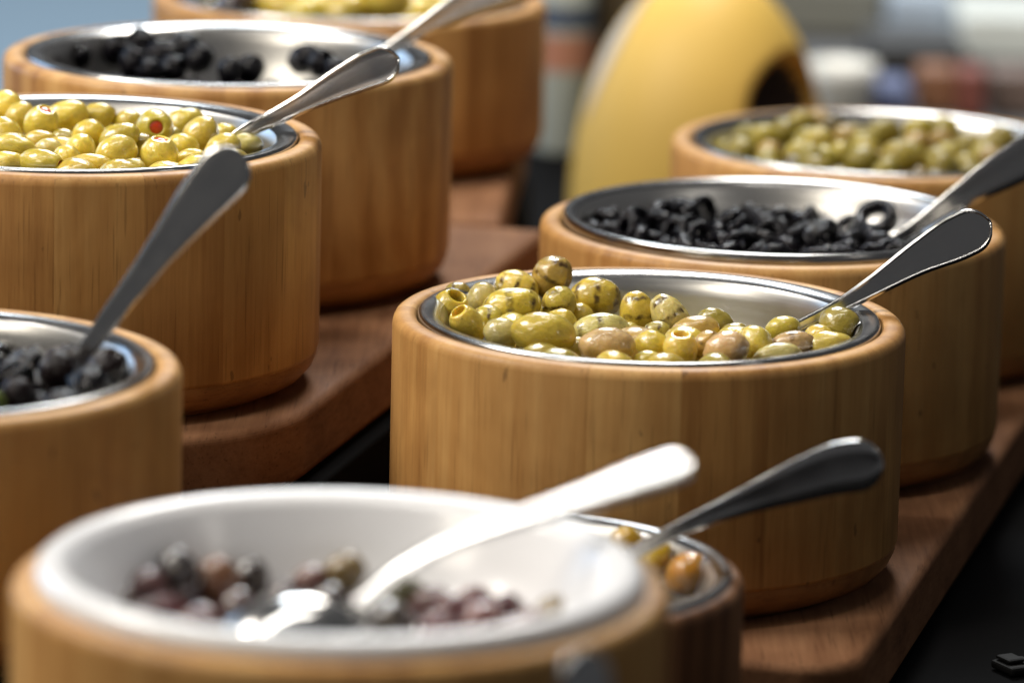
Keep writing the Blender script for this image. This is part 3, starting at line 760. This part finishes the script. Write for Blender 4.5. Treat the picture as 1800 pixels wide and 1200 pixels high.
# ---------------------------------------------------------------- spoons
def spoon(label, pts, Y, widths, tilt=0.0, thick=0.0030, bead=True, bowl=None, name='spoon'):
    """pts: points of the handle's middle line (photograph pixels) on the plane y=Y+dy; widths in mm"""
    P = [at_y(x, y, Y + dy) for x, y, dy in pts]
    root = empty(name, P[0]); tag(root, label, 'spoon', 'serving spoons')
    # Catmull-Rom resample
    Q, Wd = [], []
    n = len(P)
    for i in range(n - 1):
        p0 = P[i - 1] if i else P[0] * 2 - P[1]; p3 = P[i + 2] if i + 2 < n else P[-1] * 2 - P[-2]
        w0 = widths[i - 1] if i else widths[0]; w3 = widths[i + 2] if i + 2 < n else widths[-1]
        for k in range(10):
            t = k / 10
            def cr(a, b, c, d): return 0.5 * ((2 * b) + (c - a) * t + (2 * a - 5 * b + 4 * c - d) * t * t + (3 * b - a - 3 * c + d) * t ** 3)
            Q.append(cr(p0, P[i], P[i + 1], p3)); Wd.append(max(0.0012, cr(w0, widths[i], widths[i + 1], w3)))
    Q.append(P[-1]); Wd.append(widths[-1])
    # rounded end
    T = (Q[-1] - Q[-2]).normalized(); w = Wd[-1]
    for k in range(1, 9):
        a = math.pi / 2 * k / 8
        Q.append(Q[-1 - (k - 1)] + T * (math.sin(a) * w * 0.5)); Wd.append(max(w * math.cos(a), 0.0008))
    vs, fs = [], []; edge1, edge2 = [], []
    m = 14
    for i, q in enumerate(Q):
        t = (Q[min(i + 1, len(Q) - 1)] - Q[max(i - 1, 0)]).normalized()
        view = (q - CAM).normalized()
        nn = -view; nn = (nn - t * nn.dot(t)).normalized()
        nn = Matrix.Rotation(tilt, 3, t) @ nn
        ww = nn.cross(t).normalized()
        hw = Wd[i] / 2; th = min(thick, 0.75 * Wd[i]) / 2
        for k in range(m):
            a = 2 * math.pi * k / m
            ca, sa = math.cos(a), math.sin(a)
            x = hw * math.copysign(abs(ca) ** 0.55, ca); y = th * math.copysign(abs(sa) ** 0.8, sa)
            # slightly dished face
            y -= 0.55 * th * (1 - (x / hw) ** 2) * (1 if sa > 0 else -1)
            vs.append(q + ww * x + nn * y - P[0])
        if Wd[i] > 0.006 or i >= len(Q) - 9:
            e = max(hw - 0.0012, hw * 0.6)
            edge1.append(q + ww * e + nn * th * 0.92 - P[0]); edge2.append(q - ww * e + nn * th * 0.92 - P[0])
    for i in range(len(Q) - 1):
        for k in range(m): fs.append((i * m + k, i * m + (k + 1) % m, (i + 1) * m + (k + 1) % m, (i + 1) * m + k))
    fs.append(tuple(range(m))); fs.append(tuple((len(Q) - 1) * m + k for k in range(m)))
    h = link('handle', mesh('handle', vs, fs), M_SPOON, root)
    if bead:
        path = edge1 + edge2[::-1]
        v2, f2 = [], []
        for i, q in enumerate(path):
            t = (path[min(i + 1, len(path) - 1)] - path[max(i - 1, 0)])
            if t.length < 1e-7: t = Vector((1, 0, 0))
            t.normalize(); a_ = t.orthogonal().normalized(); b_ = t.cross(a_)
            view = (q + P[0] - CAM).normalized()
            a_ = (view - t * view.dot(t)).normalized(); b_ = t.cross(a_)
            for k in range(6):
                an = 2 * math.pi * k / 6
                v2.append(q + (a_ * math.cos(an) + b_ * math.sin(an)) * 0.00060)
        for i in range(len(path) - 1):
            for k in range(6): f2.append((i * 6 + k, i * 6 + (k + 1) % 6, (i + 1) * 6 + (k + 1) % 6, (i + 1) * 6 + k))
        link('raised_border', mesh('raised_border', v2, f2), M_SPOON, h)
    if bowl:
        (cx, cy, cdy), length, width, axis, nrm_ = bowl
        cpt = at_y(cx, cy, Y + cdy)
        x = Vector(axis).normalized(); z = Vector(nrm_); z = (z - x * z.dot(x)).normalized(); y = z.cross(x)
        v3, f3 = [], []; nu, nv = 28, 8
        for side in (0, 1):
            for j in range(nv + 1):
                rr = j / nv
                for i in range(nu):
                    a = 2 * math.pi * i / nu
                    lx = rr * math.cos(a) * length / 2; ly = rr * math.sin(a) * width / 2 * (1 - 0.22 * math.cos(a))
                    lz = 0.0085 * (1 - rr * rr) - 0.003 + side * 0.0013
                    v3.append(cpt + x * lx + y * ly + z * lz - P[0])
            o_ = side * (nv + 1) * nu
            for j in range(nv):
                for i in range(nu): f3.append((o_ + j * nu + i, o_ + j * nu + (i + 1) % nu, o_ + (j + 1) * nu + (i + 1) % nu, o_ + (j + 1) * nu + i))
        for i in range(nu):
            a = nv * nu; b = (nv + 1) * nu + nv * nu
            f3.append((a + i, a + (i + 1) % nu, b + (i + 1) % nu, b + i))
        link('spoon_bowl', weld(mesh('spoon_bowl', v3, f3), 1e-6), M_SPOON, root)
    return root
mm = 0.001
YC, YB, YL, YD, YS, YQ, YW = (BOWLS[k].y for k in 'CBLDSQW')
spoon('steel spoon with bordered handle resting on the rim of the centre bowl',
      [(1345, 607, .018), (1400, 576, .019), (1470, 541, .020), (1540, 500, .021), (1610, 456, .022), (1670, 424, .022), (1703, 408, .022)], YC,
      [4.5*mm, 5.0*mm, 6.0*mm, 9.0*mm, 13.5*mm, 18*mm, 18.5*mm], tilt=rad(3))
spoon('steel spoon standing out of the red-stuffed olives, handle reflecting brown wood',
      [(385, 262, .013), (430, 232, .014), (480, 208, .015), (530, 182, .015), (590, 150, .015), (640, 126, .015), (668, 115, .015)], YL,
      [4.5*mm, 5.5*mm, 7.0*mm, 8.5*mm, 12.5*mm, 15.5*mm, 16*mm], tilt=rad(4))
spoon('spoon in the upper left black olive bowl, handle leaving the top edge',
      [(625, 130, .01), (680, 92, .01), (735, 55, .01), (800, 18, .01), (880, -18, .01), (950, -42, .01)], YD,
      [5*mm, 6*mm, 7*mm, 12*mm, 17*mm, 18*mm], tilt=rad(6), bead=False)
spoon('blurred dull spoon leaning from the chopped dark olives, end in front of the stuffed olives',
      [(105, 685, .02), (165, 597, .02), (225, 517, .02), (285, 438, .02), (345, 362, .02), (392, 306, .02)], YS,
      [5.5*mm, 7*mm, 9*mm, 12*mm, 17.5*mm, 20.5*mm], tilt=rad(-13), bead=False)
spoon('spoon in the sliced black olives running off the right edge',
      [(1558, 432, .02), (1620, 392, .02), (1690, 345, .02), (1760, 302, .02), (1840, 258, .02), (1900, 230, .02)], YB,
      [4.5*mm, 6.5*mm, 11*mm, 16.5*mm, 20*mm, 20*mm], tilt=rad(8), bead=False)
spoon('dark spoon with bright upper edge in the small bowl behind the white one',
      [(1100, 978, .012), (1160, 946, .013), (1230, 912, .014), (1310, 880, .015), (1390, 850, .015), (1460, 826, .015), (1505, 818, .015)], YQ,
      [5*mm, 5.5*mm, 6.5*mm, 10*mm, 15*mm, 18.5*mm, 19*mm], tilt=rad(12), thick=0.0040, bead=False)
spoon('large bright serving spoon lying in the white foreground bowl',
      [(632, 1066, -.001), (655, 1042, .002), (705, 1000, .008), (790, 953, .016), (890, 918, .024), (1000, 884, .032), (1100, 850, .038), (1180, 823, .042)], YW,
      [7*mm, 6*mm, 5.8*mm, 6.2*mm, 7.2*mm, 10*mm, 13.5*mm, 14.5*mm], tilt=rad(-37), bead=False,
      bowl=((520, 1086, -.003), 0.046, 0.034, (1.0, 0.12, 0.05), (-0.05, -0.12, 0.95)))

# ---------------------------------------------------------------- things at the back
# yellow rounded vessel with a dark opening in its right side
vp = Vector((at_y(1236, 200, 2.80).x, 2.80, 0.0005))
def vessel():
    root = empty('yellow_vessel', vp); tag(root, 'big blurred yellow rounded vessel with dark opening behind the bowls', 'vessel')
    n, m = 96, 56; vs, fs = [], []
    ax = Vector((0.85, -0.53, 0)).normalized(); side = Vector((-ax.y, ax.x, 0))
    dep = []
    for j in range(m + 1):
        t = math.pi / 2 * j / m
        for i in range(n):
            a = 2 * math.pi * i / n
            p = Vector((0.0765 * math.cos(t) * math.cos(a), 0.0765 * math.cos(t) * math.sin(a), 0.140 * math.sin(t)))
            k = 0.0
            if p.dot(ax) > 0:                      # rounded mouth pressed in from the right front
                u = p.dot(side) / 0.037; w = (p.z - 0.054) / 0.036
                e = math.sqrt(u * u + w * w)
                k = max(0.0, min(1.0, (1.25 - e) / 0.85)); k = k * k * (3 - 2 * k)
            vs.append(p - ax * (0.060 * k)); dep.append(k)
    for j in range(m):
        for i in range(n): fs.append((j * n + i, j * n + (i + 1) % n, (j + 1) * n + (i + 1) % n, (j + 1) * n + i))
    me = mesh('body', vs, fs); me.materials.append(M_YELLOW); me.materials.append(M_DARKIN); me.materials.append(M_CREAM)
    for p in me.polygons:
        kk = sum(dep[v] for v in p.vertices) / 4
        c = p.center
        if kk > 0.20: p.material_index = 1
    link('body', me, None, root)
    # pale band along the left shoulder
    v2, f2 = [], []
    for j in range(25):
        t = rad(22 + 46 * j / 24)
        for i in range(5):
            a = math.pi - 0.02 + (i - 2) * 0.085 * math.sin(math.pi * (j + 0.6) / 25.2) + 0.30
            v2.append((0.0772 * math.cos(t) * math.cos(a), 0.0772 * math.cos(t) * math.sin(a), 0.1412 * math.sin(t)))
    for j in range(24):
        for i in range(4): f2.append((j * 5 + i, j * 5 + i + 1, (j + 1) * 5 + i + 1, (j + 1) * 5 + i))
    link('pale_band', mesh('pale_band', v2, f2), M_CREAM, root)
vessel()

def flat(name, c, rough=0.5, metal=0): return simple(name, c, rough, metal, mott=0.08, ms=20)
# carton and bottle right of the topmost bowl
q = at_z(985, 345, 0.0); q = Vector((at_y(985, 330, 2.98).x, 2.98, 0))
ca = empty('label_bottle', q); tag(ca, 'blurred pale bottle with orange label standing behind the top bowl', 'bottle')
link('body', weld(lathe('body', [(0, 0), (0.017, 0), (0.0185, 0.003), (0.0185, 0.09), (0.016, 0.105), (0.009, 0.12), (0.008, 0.15), (0, 0.151)], 32)), flat('pale_glass', (0.42, 0.46, 0.44), 0.25), ca)
link('label', lathe('label', [(0.0188, 0.052), (0.0188, 0.074)], 32), flat('orange_label', (0.48, 0.22, 0.15)), ca)
link('cap_band', lathe('cap_band', [(0.0188, 0.078), (0.0188, 0.092)], 32), flat('navy_label', (0.08, 0.11, 0.18)), ca)
q2 = at_y(1028, 330, 3.02)
box('blue_carton', flat('blue_card', (0.10, 0.17, 0.36)), (q2.x - 0.012, 3.0, 0.001), (q2.x + 0.010, 3.04, 0.17))
tag(bpy.data.objects['blue_carton'], 'narrow blurred blue carton left of the yellow vessel', 'carton')
q3 = at_y(1066, 40, 3.02)
box('brown_carton', flat('brown_card', (0.10, 0.075, 0.05)), (q3.x - 0.012, 3.0, 0.001), (q3.x + 0.03, 3.04, 0.19))
tag(bpy.data.objects['brown_carton'], 'dark brown carton behind the upper left side of the yellow vessel', 'carton')
# back table on the right
tb = box('back_table', flat('grey_table', (0.07, 0.07, 0.072), 0.6), (0.02, 3.12, -0.05), (1.6, 5.2, -0.012)); tb['kind'] = 'structure'
tleg = box('back_table_base', flat('grey_base', (0.10, 0.10, 0.10), 0.6), (0.05, 3.2, -0.779), (1.55, 5.1, -0.0505), bev=0); tleg['kind'] = 'structure'
def onback(name, px0, px1, ytop, Y, d, c, label, cat, rough=0.5, metal=0):
    a = at_y(px0, ytop, Y); b_ = at_y(px1, ytop, Y)
    o = box(name, flat(name + '_paint', c, rough, metal), (a.x, Y, -0.0115), (b_.x, Y + d, max(a.z, -0.006)), bev=0.004)
    tag(o, label, cat); return o
cup = empty('enamel_cup', (at_y(1478, 140, 3.18).x, 3.18, -0.0115)); tag(cup, 'pale blurred cup right of the yellow vessel', 'cup')
link('body', weld(lathe('body', [(0, 0), (0.017, 0), (0.020, 0.003), (0.0235, 0.030), (0.024, 0.040), (0.0226, 0.040), (0.018, 0.006), (0, 0.004)], 40)), flat('white_enamel', (0.85, 0.85, 0.80), 0.2), cup)
onback('blue_tray', 1515, 1605, 150, 3.19, 0.05, (0.13, 0.16, 0.30), 'flat blurred blue tray behind the back right bowl', 'tray')
onback('orange_box', 1615, 1685, 122, 3.22, 0.04, (0.26, 0.12, 0.06), 'small blurred orange-brown box on the back table', 'box')
onback('red_box', 1690, 1735, 125, 3.20, 0.04, (0.24, 0.075, 0.055), 'small blurred red box on the back table', 'box')
onback('brown_box', 1742, 1830, 128, 3.22, 0.05, (0.17, 0.12, 0.10), 'grey-brown blurred box right of the red one', 'box')
onback('dark_tray', 1530, 1700, 78, 3.34, 0.10, (0.030, 0.029, 0.028), 'long dark tray behind the coloured boxes', 'tray')
onback('white_box', 1690, 1900, 28, 3.46, 0.12, (0.70, 0.74, 0.70), 'large blurred white box at the upper right', 'box')
onback('pale_blue_box', 1565, 1678, -10, 3.52, 0.08, (0.42, 0.50, 0.60), 'pale blue blurred box left of the large white one', 'box')
onback('grey_case', 1360, 1556, -30, 3.56, 0.30, (0.20, 0.20, 0.17), 'grey-green blurred case right of the yellow vessel top', 'case')
# black clip on the counter, lower right
cp = at_z(1776, 1180, 0.0)
cl = empty('plastic_clip', (cp.x, cp.y, 0.0)); tag(cl, 'small black plastic clip on the dark counter, lower right corner', 'clip')
for nm, lo, hi in (('base', (-0.005, -0.007, 0.0005), (0.010, 0.008, 0.004)), ('lever', (-0.004, -0.004, 0.0042), (0.004, 0.006, 0.006))):
    o = box(nm, M_PLASTIC, Vector(lo) + cl.location, Vector(hi) + cl.location, cl, bev=0.0012)
    o.rotation_euler = (0, 0, 0.5)
# out-of-focus dark handle end in front of the white-lined bowl
spoon('very blurred dark spoon handle end at the bottom edge, nearest the camera',
      [(1060, 1290, 0.0), (1040, 1240, 0.0), (1028, 1190, 0.0)], 1.285, [12*mm, 15*mm, 16*mm], tilt=rad(28), bead=False)
